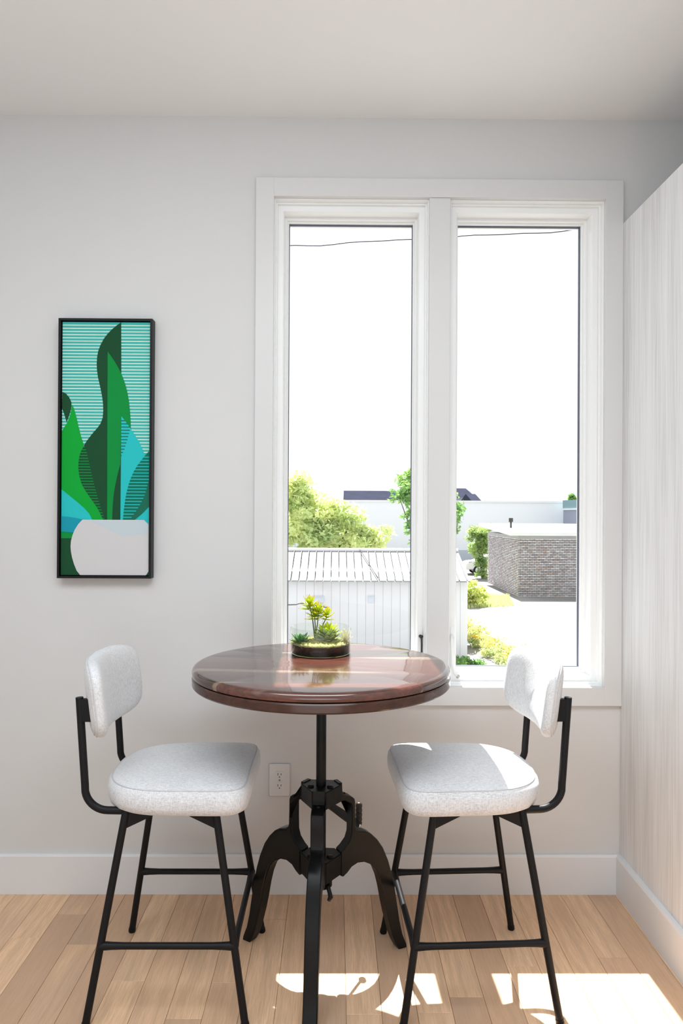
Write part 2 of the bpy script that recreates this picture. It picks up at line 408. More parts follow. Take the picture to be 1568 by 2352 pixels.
Redge = [(857, 1238), (825, 1280), (795, 1320), (768, 1368), (745, 1420), (725, 1480), (709, 1545), (698, 1610), (689, 1680), (682, 1755)]
poly([(672, 922), (700, 958), (730, 1000), (760, 1045), (790, 1090), (815, 1135), (838, 1185)]+Redge+[(662, 1755), (668, 1300)], 'cyan', 8)
stripes([(672, 922), (700, 958), (744, 1012), (720, 1110), (695, 1190), (662, 1265)], 'forest', 9, 958, 1262, 25.5, 8)
Rr = [(890, 1200)]+Redge+[(735, 1755), (780, 1695), (820, 1630), (850, 1570), (870, 1505), (890, 1430)]
poly(Rr, 'deep', 10); stripes(Rr, 'cyan', 11, 1250, 1750, 25.5, 7)
poly([(890, 1430), (870, 1505), (850, 1570), (820, 1630), (780, 1695), (735, 1755), (775, 1755), (830, 1708), (888, 1648)], 'forest', 12)
poly([(190, 1728), (260, 1734), (320, 1744), (370, 1755), (330, 1800), (300, 1860), (190, 1850)], 'blue', 13)
poly([(190, 1850), (300, 1862), (280, 1905), (190, 1905)], 'mid', 14)
poly([(190, 1905), (330, 1905), (330, 2100), (370, 2205), (190, 2205)], 'dark', 15)
poly([(365, 1755), (848, 1755), (884, 1790), (884, 2170), (862, 2205), (345, 2205), (318, 2165), (298, 2115), (282, 2060), (273, 2010), (270, 1970), (274, 1925), (286, 1880), (304, 1835), (332, 1790)], 'pot', 16)
poly([(395, 1757), (848, 1757), (884, 1794), (880, 1865), (672, 1886), (560, 1828), (470, 1788)], 'shade', 17)
poly([(890, 2168), (863, 2205), (890, 2205)], 'dark', 17)
me = bpy.data.meshes.new('leaf_print'); me.from_pydata(pv, [], pf); me.update()
pr = link('leaf_print', me, [PAL[k] for k in PK], canvas)
for p, i in zip(me.polygons, pm): p.material_index = i

# ------------------------------------------------------------------ wall outlet
ot = empty('wall_outlet', (-.192, D, .3975), label='white duplex power outlet low on the wall behind the table', cat='outlet')
bm = BM(); box(bm, -.037, .037, -.006, -.0002, -.0575, .0575, .004, 3); obj('cover_plate', bm, PLASTIC, ot)
for s in (1, -1):
    bm = BM(); pts = []
    for k in range(28):
        a = 2*pi*k/28; pts.append((.0165*cos(a), max(-.0125, min(.0125, .0165*sin(a)))))
    prism(bm, pts, lambda a, b, t: (a, t, b+s*.0195), -.0085, -.0055); rc = obj('receptacle', bm, PLASTIC, ot)
    for xx, hh in ((-.0055, .0042), (.0055, .0034)):
        bm = BM(); box(bm, xx-.0011, xx+.0011, -.0088, -.0080, s*.0195+.002-hh, s*.0195+.002+hh); obj('slot', bm, DARK, rc)
    bm = BM(); tube(bm, [(0, -.0088, s*.0195-.0075), (0, -.0080, s*.0195-.0075)], .0022, 10); obj('ground_hole', bm, DARK, rc)
bm = BM(); tube(bm, [(0, -.0072, 0), (0, -.0055, 0)], .0028, 12); obj('screw', bm, STEEL, ot)

# ------------------------------------------------------------------ counter stool
def arc(c, r, a0, a1, n): return [(c[0]+r*cos(a0+(a1-a0)*i/n), c[1]+r*sin(a0+(a1-a0)*i/n)) for i in range(n+1)]
def make_stool():
    st = empty('counter_stool', (-.4345, 2.185, 0))
    hs, us, vs = .545, .119, .173      # leg top
    fu, fv = .208, .2245
    def leg(su, sv, z): 
        k = z/hs; return Vector((su*(fu+(us-fu)*k), sv*(fv+(vs-fv)*k), z))
    for su in (-1, 1):
        for sv in (-1, 1):
            bm = BM(); tube(bm, [leg(su, sv, .010), leg(su, sv, .3), leg(su, sv, hs)], .0102, 16); l = obj('leg', bm, BLACKM, st, sharp=40)
            bm = BM(); tube(bm, [leg(su, sv, 0), leg(su, sv, .003), leg(su, sv, .012)], [.0095, .0112, .0112], 16); obj('foot_cap', bm, BLACKM, l, sharp=40)
            # gusset plate under the seat
            p0 = leg(su, sv, hs-.002); p1 = leg(su, sv, hs-.050)
            bm = BM(); prism(bm, [(p0.x, p0.z), (p1.x, p1.z), (p1.x-su*.010, p1.z+.002), (p0.x-su*.078, p0.z-.010), (p0.x-su*.078, p0.z)], lambda a, b, t: (a, p0.y+t, b), -.004, .004)
            obj('gusset', bm, BLACKM, l)
    def stretch(a, b, nm):
        a, b = Vector(a), Vector(b); n = 12; pts = [a.lerp(b, i/n) for i in range(n+1)]
        rs = [.0118 if i in (0, n) else (.0098 if i in (1, n-1) else .0088) for i in range(n+1)]
        bm = BM(); tube(bm, pts, rs, 14); obj(nm, bm, BLACKM, st, sharp=40)
    zs = .201
    for sv in (-1, 1): stretch(leg(-1, sv, zs), leg(1, sv, zs), 'side_stretcher')
    stretch(leg(1, -1, zs), leg(1, 1, zs), 'footrest')
    bm = BM(); box(bm, -.118, .118, -.17, .17, .532, .5395, .002); obj('seat_plate', bm, BLACKM, st)
    # back posts: bent tubes
    for sv in (-1, 1):
        y = sv*.165
        prof = [(-.248, .842)]+[(-.248+.0165*i/6, .842-.235*i/6) for i in range(1, 7)]
        cxx, czz = -.2315+.062, .600
        prof += [(cxx-.062*cos(a), czz-.060*sin(a)) for a in [pi/2*i/10 for i in range(1, 11)]]
        prof += [(-.14, .5395), (-.08, .5395)]
        bm = BM(); tube(bm, [(a, y, b) for a, b in prof], .0102, 16); bp = obj('back_post', bm, BLACKM, st, sharp=40)
        bm = BM(); prism(bm, [(-.247, .838), (-.236, .778), (-.190, .778), (-.205, .838)], lambda a, b, t: (a, y+t, b), -.008, .008); obj('bracket', bm, BLACKM, bp)
    # seat
    out = []
    def sp(c, e): return (abs(c)**e)*(1 if c >= 0 else -1)
    n = 96
    for k in range(n):
        a = 2*pi*k/n; c, s = cos(a), sin(a)
        if c >= 0: e = 2/7.5; x = .01+.198*sp(c, e); y = .220*sp(s, e)
        else: e = 2/2.55; x = .01+.212*sp(c, e); y = .220*sp(s, 2/2.55)
        if c >= 0 and abs(y) > .2: pass
        out.append((x, y))
    bl = lambda x: 1
    rings = [(.035, .5385), (.018, .540), (.006, .547), (.001, .562), (.0, .580), (.003, .596), (.009, .6035), (.0115, .606)]
    crown = [(.0165, .6095), (.035, .6155), (.07, .6215), (.12, .6255), (.17, .627)]
    bm = BM(); V = []
    def shrink(p, i):
        L = math.hypot(p[0]-.0, p[1]); return (p[0]*(1-i/L), p[1]*(1-i/L))
    for i, z in rings+crown: V.append([bm.verts.new((*shrink(p, i), z)) for p in out])
    for A, B in zip(V, V[1:]):
        for k in range(n): bm.faces.new((A[k], A[(k+1) % n], B[(k+1) % n], B[k]))
    bm.faces.new(V[0][::-1]); cv = bm.verts.new((0, 0, .6275))
    for k in range(n): bm.faces.new((V[-1][k], V[-1][(k+1) % n], cv))
    seat = obj('seat', bm, FABRIC, st, smooth=True)
    bm = BM(); tube(bm, [(*shrink(p, .0125), .6072) for p in out], .0019, 6, closed=True); obj('piping', bm, PIPING, seat, smooth=True)
    # curved back pad
    a_, b_, t_ = .210, .107, .0265; Rb = .40
    def pad(th, ph):
        cph = sp(cos(ph), .42); x = a_*cph*sp(cos(th), .46); y = b_*cph*sp(sin(th), .48); z = t_*sp(sin(ph), .75)
        al = x/Rb; q = Rb-z      # bend about a vertical axis in front of the pad
        yy = q*sin(al); fw = Rb-q*cos(al)
        tl = R(7)
        return Vector((-.236+fw*cos(tl)-y*sin(tl), yy, .829+y*cos(tl)+(fw-.0)*0.05*0))
    bm = BM(); nt, npn = 72, 26; V = []
    for j in range(1, npn):
        ph = -pi/2+pi*j/npn; V.append([bm.verts.new(pad(2*pi*k/nt, ph)) for k in range(nt)])
    for A, B in zip(V, V[1:]):
        for k in range(nt): bm.faces.new((A[k], A[(k+1) % nt], B[(k+1) % nt], B[k]))
    for A, ph in ((V[0], -pi/2), (V[-1], pi/2)):
        c = bm.verts.new(pad(0, ph))
        for k in range(nt): bm.faces.new((A[k], A[(k+1) % nt], c))
    bk = obj('backrest', bm, FABRIC, st, smooth=True)
    for ph in (-.30, -.52):
        bm = BM(); tube(bm, [pad(2*pi*k/nt, ph) for k in range(nt)], .0017, 6, closed=True); obj('piping', bm, PIPING, bk, smooth=True)
    return st
stool = make_stool()
tag(stool, 'counter stool standing in shade under the framed print', 'stool', 'upholstered stools at the round table')
s2 = copy_tree(stool); s2.location = (.3785, 2.19, 0); s2.rotation_euler = (0, 0, pi+R(3))
tag(s2, 'counter stool in sunlight beside the pale wood partition')

# ------------------------------------------------------------------ crank table
TX, TY, TZ, TR = -.038, 2.217, .897, .3755
tb = empty('crank_table', (TX, TY, 0), label='round dark wood table on a black cast iron crank base', cat='table')
# lower layer of the top
bm = BM(); lathe(bm, [(0, .841), (TR-.012, .841), (TR-.003, .844), (TR, .848), (TR, .866), (TR-.003, .8695), (TR-.006, .8705), (0, .8705)], 128)
top = obj('tabletop', bm, ROSED, tb, sharp=30)
# upper layer, split into planks
bounds = [-.40, -.262, -.155, -.005, .10, .205, .30, .40]
for a, b in zip(bounds, bounds[1:]):
    bm = BM(); lathe(bm, [(0, .8715), (TR-.005, .8715), (TR-.001, .874), (TR, .879), (TR, .886), (TR-.003, .892), (TR-.008, .8955), (TR-.015, .897), (0, .897)], 128)
    for yc, s in ((a, -1), (b, 1)):
        g = bm.verts[:]+bm.edges[:]+bm.faces[:]
        r = bmesh.ops.bisect_plane(bm, geom=g, dist=1e-6, plane_co=(0, yc-s*.00015, 0), plane_no=(0, s, 0), clear_outer=True)
        es = [e for e in r['geom_cut'] if isinstance(e, bmesh.types.BMEdge)]
        if es: bmesh.ops.edgeloop_fill(bm, edges=es)
    obj('plank', bm, ROSE, top, sharp=30)
# post
bm = BM(); tube(bm, [(0, 0, .30), (0, 0, .830)], .0148, 28); tube(bm, [(0, 0, .827), (0, 0, .841)], .085, 32)
post = obj('screw_post', bm, IRON, tb, sharp=40)
# hubs (irregular hexagons) with bolts
LA = [R(-94.5), R(25.5), R(145.5)]
def hexpts(r, wd):
    p = []
    for a in LA:
        d = Vector((cos(a), sin(a))); s = Vector((-sin(a), cos(a)))
        p += [d*r-s*wd, d*r+s*wd]
    return [(q.x, q.y) for q in p]
def hub(z0, z1, nm):
    bm = BM(); prism(bm, hexpts(.057, .0215), lambda a, b, t: (a, b, t), z0, z1)
    bmesh.ops.bevel(bm, geom=bm.edges[:], offset=.0018, segments=2, affect='EDGES')
    h = obj(nm, bm, IRON, tb, sharp=35)
    for a in LA:
        bm = BM(); d = Vector((cos(a+pi/3), sin(a+pi/3)))*.033
        tube(bm, [(d.x, d.y, z1-.001), (d.x, d.y, z1+.004), (d.x, d.y, z1+.006)], [.0095, .0095, .007], 18); obj('bolt', bm, IRON, h, sharp=40)
        bm = BM(); e = Vector((cos(a), sin(a)))
        tube(bm, [(e.x*.055, e.y*.055, (z0+z1)/2-.012), (e.x*.078, e.y*.078, (z0+z1)/2-.012)], .0048, 12); obj('set_screw', bm, IRON, h, sharp=40)
    return h
hub(.487, .538, 'upper_hub')
lh = hub(.272, .334, 'lower_hub')
bm = BM(); tube(bm, [(0, 0, .245), (0, 0, .273)], .034, 24); obj('boss', bm, IRON, lh, sharp=40)
bm = BM(); tube(bm, [(.02, -.03, .262), (.027, -.036, .240), (.03, -.038, .228), (.024, -.04, .218)], [.0065, .006, .0075, .005], 12); obj('release_catch', bm, IRON, lh, smooth=True)
# three cast legs
LP = [(.050, .541), (.061, .541), (.062, .512), (.067, .505), (.094, .494), (.1015, .488), (.1045, .479), (.105, .44), (.106, .405), (.109, .395), (.119, .387), (.140, .383), (.160, .372), (.180, .352), (.200, .323), (.218, .282),
      (.231, .240), (.242, .193), (.251, .14), (.260, .087), (.270, .045), (.284, .012), (.286, 0), (.258, 0), (.246, .02), (.236, .045), (.227, .076), (.217, .112), (.208, .150), (.199, .195), (.189, .232), (.176, .262), (.158, .281), (.136, .292), (.114, .294), (.094, .286), (.080, .272), (.066, .262), (.058, .266),
      (.058, .337), (.070, .346), (.086, .364), (.0925, .384), (.0935, .42), (.0935, .466), (.0905, .475), (.070, .487), (.050, .488)]
for a in LA:
    d = Vector((cos(a), sin(a), 0)); s = Vector((-sin(a), cos(a), 0))
    bm = BM(); f1, f2 = prism(bm, LP, lambda r, z, t: d*r+s*t+Vector((0, 0, z)), -.0165, .0165)
    for f in (f1, f2):
        rr = bmesh.ops.inset_region(bm, faces=[f], thickness=.0045, depth=0, use_even_offset=True)
        bmesh.ops.inset_region(bm, faces=[f], thickness=.0018, depth=-.0028, use_even_offset=True)
    obj('leg', bm, IRON, tb, sharp=32)
# crank
cr = [(-.005, .030, .470), (.030, .062, .455), (.0, 0, 0)]
p0 = Vector((.022, .050, .462)); p1 = Vector((.116, .166, .352))
bm = BM(); dv = (p1-p0).normalized(); side = dv.cross(Vector((.6, -.6, .35))).normalized(); nn = dv.cross(side).normalized()
ws = [.010, .0105, .012, .013, .013, .009]
V = []
for i, w in enumerate(ws):
    c = p0.lerp(p1, i/(len(ws)-1)); V.append([bm.verts.new(c+side*sx*w+nn*sy*.004) for sx, sy in ((-1, -1), (1, -1), (1, 1), (-1, 1))])
for A, B in zip(V, V[1:]):
    for k in range(4): bm.faces.new((A[k], A[(k+1) % 4], B[(k+1) % 4], B[k]))
bm.faces.new(V[0][::-1]); bm.faces.new(V[-1])
crank = obj('crank_arm', bm, IRON, tb)
bm = BM(); tube(bm, [(0, .02, .478), (.026, .052, .462)], .009, 16); obj('crank_axle', bm, IRON, crank, sharp=40)
g0 = Vector((.1165, .160, .338)); g1 = Vector((.118, .196, .412)); 
bm = BM(); tube(bm, [g0, g0.lerp(g1, .12), g0.lerp(g1, .2)], [.006, .006, .009], 16); obj('grip_ferrule', bm, STEEL, crank, sharp=40)
pts = [g0.lerp(g1, .2+.8*i/20) for i in range(21)]
rs = [(.0098 if i % 4 == 3 else .0112) if 0 < i < 19 else (.0104 if i < 20 else .007) for i in range(21)]
bm = BM(); tube(bm, pts, rs, 18); obj('crank_grip', bm, plain('dark_wood_grip', (.035, .025, .022), .35), crank, smooth=True)

# ------------------------------------------------------------------ terrarium
BX, BY, BR_, BH = -.044, 2.381, .0952, .084
te = empty('succulent_terrarium', (BX, BY, TZ), label='low glass bowl of succulents on the round table', cat='planter')
bm = BM(); lathe(bm, [(0, .0003), (BR_-.004, .0003), (BR_, .004), (BR_, BH-.002), (BR_-.001, BH), (BR_-.002, BH), (BR_-.003, BH-.002), (BR_-.003, .0035), (BR_-.005, .002), (0, .002)], 96)
obj('glass_bowl', bm, BOWL, te, smooth=True)
rt = random.Random(5)
SOIL = plain('potting_soil', (.018, .014, .011), .95, spec=.1, var=.5, vscale=220, bump=1, bscale=600)
MOSS = m_leaf('yellow_moss', (.36, .38, .10), (.55, .52, .24), .25, .9, 160)
ri = BR_-.0034
def bumpy(prof, n, amp, seed):
    r_ = random.Random(seed); bm = BM(); lathe(bm, prof, n)
    for v in bm.verts:
        rr = math.hypot(v.co.x, v.co.y)
        v.co.z += r_.uniform(-amp, amp) if v.co.z > prof[0][1]+.004 else 0
        if rr > ri: v.co.x *= ri/rr; v.co.y *= ri/rr
    return bm
obj('soil', bumpy([(0, .0024), (ri-.003, .0024), (ri, .0045), (ri, .0305), (ri-.004, .0315), (.06, .0315), (.03, .032), (0, .032)], 90, .0016, 1), SOIL, te, smooth=True)
ms = obj('moss', bumpy([(0, .0285), (ri-.002, .0285), (ri-.0006, .0332), (ri-.003, .036), (.08, .039), (.07, .040), (.06, .041), (.045, .042), (.03, .043), (.015, .043), (0, .043)], 120, .0016, 2), MOSS, te, smooth=True)
# moss tufts
tv, tf = [], []
for i in range(1500):
    a, r = rt.uniform(0, 2*pi), ri*.985*math.sqrt(rt.random()); x, y = r*cos(a), r*sin(a); z = .0432-.009*(r/ri)**3
    h = rt.uniform(.002, .006); w = rt.uniform(.0008, .0018); b = rt.uniform(0, pi); k = len(tv); lx, ly = rt.uniform(-.002, .002), rt.uniform(-.002, .002)
    if r+abs(lx)+w > ri: continue
    tv += [(x-w*cos(b), y-w*sin(b), z-.002), (x+w*cos(b), y+w*sin(b), z-.002), (x+lx, y+ly, z+h)]; tf.append((k, k+1, k+2))
tag(pyd('moss_tufts', tv, tf, MOSS, te), kind='stuff')

def leaf_mesh(name, L, wd, th, curl, tipw=.1, cup=.15, mat=None, nseg=7):
    "a thick pointed leaf along +X, curling up"
    bm = BM(); V = []
    for i in range(nseg+1):
        t = i/nseg; w = wd*(sin(pi*min(1, .12+t*.88))**.75)*(1 if t < 1 else 0)+tipw*wd*0; w = max(w, wd*.03)
        h = th*(1-.75*t); x = L*t; z = curl*L*t*t
        V.append([bm.verts.new((x, -w, z+cup*w)), bm.verts.new((x, -w*.5, z-h*.5)), bm.verts.new((x, 0, z-h*.75)), bm.verts.new((x, w*.5, z-h*.5)), bm.verts.new((x, w, z+cup*w)), bm.verts.new((x, 0, z+h*.18))])
    for A, B in zip(V, V[1:]):
        for k in range(6): bm.faces.new((A[k], A[(k+1) % 6], B[(k+1) % 6], B[k]))
    bm.faces.new(V[0][::-1]); bm.faces.new(V[-1])
    bmesh.ops.recalc_face_normals(bm, faces=bm.faces[:])
    me = bpy.data.meshes.new(name); bm.to_mesh(me); bm.free(); me.materials.append(mat)
    for p in me.polygons: p.use_smooth = True
    return me
LIME = m_leaf('lime_leaf', (.52, .66, .04), (.80, .86, .08), .55, .35, 30)
LIMETIP = m_leaf('lime_leaf_warm_tip', (.42, .56, .04), (.78, .80, .07), .55, .35, 30, tip=(.55, .20, .02))
GREYG = m_leaf('grey_green_leaf', (.24, .33, .10), (.40, .50, .18), .4, .45, 40)
DEEPG = m_leaf('deep_green_leaf', (.05, .20, .05), (.12, .32, .08), .3, .4, 40)
PALEL = m_leaf('pale_leaf', (.62, .60, .36), (.80, .78, .56), .4, .5, 40)
STEM = plain('dark_green_stem', (.05, .09, .03), .6, var=.2, vscale=80)
def put_leaf(me, parent, loc, az, el, sc=1):
    o = bpy.data.objects.new('leaf', me); C.objects.link(o); o.parent = parent; o.location = loc
    o.rotation_euler = (0, -el, az); o.scale = (sc, sc, sc); return o
def rosette(name, loc, rows, mesh, stem=None, seed=0, core=None):
    r_ = random.Random(seed); x, y, z = loc
    bm = BM(); lathe(bm, [(0, 0), (.0035, 0), (.0035, core or .008), (0, (core or .008)+.001)], 10)
    o = obj(name, bm, STEM, te, smooth=True, loc=loc)
    az0 = r_.uniform(0, 6)
    for n, rad, zz, el, sc in rows:
        az0 += .5
        for k in range(n):
            az = az0+2*pi*k/n+r_.uniform(-.12, .12)
            put_leaf(mesh, o, (rad*cos(az), rad*sin(az), zz+r_.uniform(-.001, .001)), az, el+r_.uniform(-.12, .12), sc*r_.uniform(.9, 1.08))
    return o
mp = leaf_mesh('leaf_pointed', .036, .0048, .0038, .22, mat=LIMETIP)
me_ = leaf_mesh('leaf_echeveria', .044, .0115, .007, .22, mat=GREYG)
ml = leaf_mesh('leaf_lime', .043, .0085, .004, .18, mat=LIME)
md = leaf_mesh('leaf_agave', .040, .008, .004, .10, mat=DEEPG)
mw = leaf_mesh('leaf_pale', .040, .0032, .002, .12, mat=PALEL)
def bp(px, py, dy=0):  # bowl-local point seen at a photo position
    q = at(px, py, BY+dy); return (q.x-BX, q.y-BY, q.z-TZ)
# big echeveria with lime top
x, y, _ = bp(752, 1470, -.018)
rosette('echeveria', (x, y, .032), [(9, .004, .006, .10, 1.0), (9, .004, .012, .28, .98), (8, .004, .019, .42, .92), (8, .003, .026, .55, .85)], me_, seed=1, core=.03)
x, y, _ = bp(753, 1448, .004)
rosette('lime_rosette', (x, y, .058), [(10, .003, .0, .12, 1.0), (9, .003, .004, .45, .9), (7, .002, .007, .85, .75), (4, .001, .008, 1.2, .55)], ml, seed=2, core=.006)
x, y, _ = bp(690, 1470, -.03)
rosette('small_agave', (x, y, .036), [(7, .003, .0, .25, .9), (7, .002, .003, .6, .9), (4, .001, .005, 1.0, .7)], md, seed=3)
x, y, _ = bp(797, 1470, -.01)
rosette('pale_spiky_succulent', (x-.006, y, .036), [(9, .002, .0, .55, .7), (8, .002, .003, .9, .9), (5, .001, .004, 1.2, 1.0)], mw, seed=4)
x, y, _ = bp(678, 1478, -.03)
rosette('flat_lime_rosette', (x+.006, y, .036), [(6, .002, .0, .15, .55), (5, .002, .003, .5, .5)], ml, seed=6)
# branching sedum: stem with three leafy heads
bx0 = bp(723, 1450, .03)
sd_heads = [(711, 1391, .03, 1.0, 9), (731, 1408, .02, 1.05, 10), (751, 1416, .03, .85, 8), (722, 1414, .03, .9, 9)]
bm = BM(); root = Vector((bx0[0], bx0[1], .035))
for px, py, dy, sc, n in sd_heads:
    h = Vector(bp(px, py, dy)); mid = root.lerp(h, .55)+Vector((.002, 0, .004))
    tube(bm, [root, root.lerp(mid, .5)+Vector((0, 0, .002)), mid, h], [.0022, .002, .0017, .0012], 8)
sed = obj('branching_sedum', bm, STEM, te, smooth=True)
for i, (px, py, dy, sc, n) in enumerate(sd_heads):
    h = Vector(bp(px, py, dy)); r_ = random.Random(20+i); 
    for row, (cnt, zz, el, s_) in enumerate(((7, -.009, -.1, .95), (8, -.002, .25, 1.0), (7, .005, .62, .9), (5, .010, 1.05, .75))):
        for k in range(cnt):
            az = row*.55+2*pi*k/cnt+r_.uniform(-.2, .2)
            put_leaf(mp if i != 2 else mp, sed, (h.x+.001*cos(az), h.y+.001*sin(az), h.z+zz), az, el+r_.uniform(-.15, .15), sc*s_*r_.uniform(.85, 1.1))

# ------------------------------------------------------------------ outdoors
G = -2.40
ASPH = plain('pale_asphalt', (.25, .245, .24), .9, spec=.2, var=.18, vscale=.35, bump=.3, bscale=30)
bm = BM(); box(bm, -80, 110, D+.6, 180, G-.3, G); struct(obj('ground', bm, ASPH), 'pale asphalt yard outside the windows')
METALW = plain('white_painted_metal', (.78, .78, .78), .45, var=.03, vscale=1.5)
ROOFM = plain('weathered_roof_metal', (.30, .30, .305), .6, spec=.2, var=.03, vscale=1.5)
SIDING = plain('white_siding', (.80, .81, .83), .5, var=.02, vscale=1)
# shed
SY, SRY, SX1, SX0 = 19.4, 21.1, 3.43, -3.2
ez, rz_ = at(900, 1335, SY-.25).z, at(900, 1267, SRY).z
shed = empty('metal_shed', ((SX0+SX1)/2, SY, G), label='long white metal shed with ribbed roof in the yard', cat='shed')
ox = (SX0+SX1)/2
bm = BM(); box(bm, SX0-ox, SX1-ox-.02, .028, 3.3, 0, ez-G-.02); obj('shed_wall', bm, SIDING, shed)
pw = .222; k = 0; xx = SX0
while xx < SX1-.02:
    xe = min(xx+pw, SX1)
    bm = BM(); box(bm, xx-ox+.004, xe-ox-.004, .010, .04, 0, ez-G-.03, .004); obj('siding_panel', bm, SIDING, shed); xx += pw
xx = SX0
while xx < SX1-.02:
    xe = min(xx+.205, SX1+.02)
    bm = BM()
    prism(bm, [(-.25, ez-G-.02), (-.25, ez-G+.012), (SRY-SY, rz_-G+.012), (SRY-SY, rz_-G-.02)], lambda a, b, t: (t-ox, a, b), xx+.036, xe-.001)
    prism(bm, [(-.25, ez-G+.01), (-.25, ez-G+.045), (SRY-SY, rz_-G+.045), (SRY-SY, rz_-G+.01)], lambda a, b, t: (t-ox, a, b), xx+.001, xx+.012)
    obj('roof_panel', bm, ROOFM, shed); xx += .205
for xa in (SX0+.02, SX1-.06):
    bm = BM(); prism(bm, [(0, ez-G-.02), (SRY-SY, rz_-G-.02), (3.35, ez-G-.02)], lambda a, b, t: (t-ox, a, b), xa, xa+.04); obj('gable', bm, SIDING, shed)
bm = BM(); prism(bm, [(SRY-SY, rz_-G), (SRY-SY, rz_-G+.03), (3.6, ez-G+.02), (3.6, ez-G-.01)], lambda a, b, t: (t-ox, a, b), SX0, SX1+.02); obj('rear_roof', bm, METALW, shed)
bm = BM(); tube(bm, [(SX0-ox, SRY-SY, rz_-G+.04), (SX1-ox+.02, SRY-SY, rz_-G+.04)], .055, 10); obj('ridge_cap', bm, METALW, shed)
VENT = plain('vent_blue_white', (.66, .70, .78), .5)
for px in (732, 852):
    q = at(px, 1376, SY); bm = BM(); wv = .13 if px < 800 else .075
    box(bm, q.x-ox-wv, q.x-ox+wv, -.02, .02, q.z-G-.09, q.z-G+.06); box(bm, q.x-ox-wv*1.1, q.x-ox+wv*1.1, -.05, .02, q.z-G+.055, q.z-G+.075); obj('wall_vent', bm, VENT, shed)
CABLE = plain('black_cable', (.012, .013, .03), .6)
def cable(name, pts, r, label):
    bm = BM(); tube(bm, pts, r, 6); return tag(obj(name, bm, CABLE, smooth=True), label, 'cable')
cable('roof_wire_shadow', [Vector((at(px_, 1300, SY-.25+(SRY-SY+.25)*t_).x, SY-.25+(SRY-SY+.25)*t_, ez+(rz_-ez)*t_+.075)) for px_, t_ in ((826, .97), (837, .72), (847, .48), (857, .24), (868, .0))], .012, 'wire shadow built as a thin dark tube slanting across the white shed roof')  # the shadow of a wire on the roof, modelled as a dark tube
cable('service_cable', [at(560, 1380, 12), at(640, 1388, 14), at(664, 1389, 15), at(680, 1388.5, 16), at(690, 1385.5, 17), at(705, 1387, 18), at(735, 1393, 19), at(752, 1395.5, 19.39)], .012, 'slack dark cable running to the front of the white shed')
pts = []
for i in range(161):
    t = -1.6+i/160*4.2; px = 440+(1560-440)*t; py = 578-62*t+1.6*sin(t*29)+1.2*sin(t*53)
    pts.append(at(px, py, 11))
cable('power_line', pts,   .0075, 'thin dark power line crossing the sky behind both windows')

# brick garage
BRY, BRX0 = 34.8, 8.5; BH_ = 2.72; BD = 7.0; BXE = 15.5
bz = G
br = empty('brick_garage', (BRX0, BRY, G), label='low grey brick garage with white flat roof in the yard', cat='building')
MORT = plain('dark_mortar', (.03, .028, .036), 1.0, spec=.05)
BRK = [plain('brick_a', (.55, .51, .52), .9, var=.2, vscale=6), plain('brick_b', (.48, .42, .43), .9, var=.2, vscale=6), plain('brick_c', (.66, .64, .66), .9, var=.2, vscale=6), plain('brick_d', (.60, .48, .45), .9, var=.2, vscale=6)]
bm = BM(); box(bm, .03, BXE-BRX0, .03, BD-.03, 0, BH_); obj('mortar_core', bm, MORT, br)
def bricks(front):
    v, f, mi = [], [], []; r_ = random.Random(9); bh, bl, j = .079, .215, .027
    n = int(BH_/bh); Ln = 4.6 if front else BD
    for c in range(n):
        z0 = c*bh; s = -(bl/2)*(c % 2)
        while s < Ln:
            a, b = max(0, s), min(Ln, s+bl-j*.6); s += bl
            if b-a < .03: continue
            pr = r_.uniform(0, .008); k = len(v)
            y0_, y1_ = -pr, .035
            for zz in (z0, z0+bh-j):
                if front: v += [(a, y0_, zz), (b, y0_, zz), (b, y1_, zz), (a, y1_, zz)]
                else: v += [(y0_, a, zz), (y0_, b, zz), (y1_, b, zz), (y1_, a, zz)]
            f += [(k, k+1, k+5, k+4), (k+1, k+2, k+6, k+5), (k+3, k, k+4, k+7), (k+4, k+5, k+6, k+7), (k, k+3, k+2, k+1)]
            m_ = r_.choice((0, 0, 1, 2, 2, 3) if r_.random() < .5 else (0, 2)); mi += [m_]*5
    me = bpy.data.meshes.new('bricks'); me.from_pydata(v, [], f); me.update()
    o = link('bricks', me, BRK, br); tag(o, kind='stuff')
    for p, i in zip(me.polygons, mi): p.material_index = i
bricks(True); bricks(False)
FASC = plain('grey_fascia', (.42, .42, .43), .8, var=.08, vscale=2)
bm = BM(); box(bm, -.02, BXE-BRX0, -.02, BD, BH_-.06, BH_+.10); obj('eave_band', bm, FASC, br)
bm = BM()
rf = [(-.45, -.30, BH_+.10), (BXE-BRX0, -.30, BH_+.10), (BXE-BRX0, BD+.4, BH_+.42), (-.45, BD+.4, BH_+.42)]
lo = [bm.verts.new(p) for p in rf]; hi = [bm.verts.new((p[0], p[1], p[2]+.16)) for p in rf]
bm.faces.new(lo[::-1]); bm.faces.new(hi)
for i in range(4): bm.faces.new((lo[i], lo[(i+1) % 4], hi[(i+1) % 4], hi[i]))
obj('roof', bm, METALW, br)
q = at(1173, 1200, 38); bm = BM(); tube(bm, [(q.x-BRX0, q.y-BRY, BH_+.3), (q.x-BRX0, q.y-BRY, BH_+.72)], .05, 10); tube(bm, [(q.x-BRX0, q.y-BRY, BH_+.70), (q.x-BRX0, q.y-BRY, BH_+.9)], .11, 10); obj('vent_pipe', bm, DARK, br)

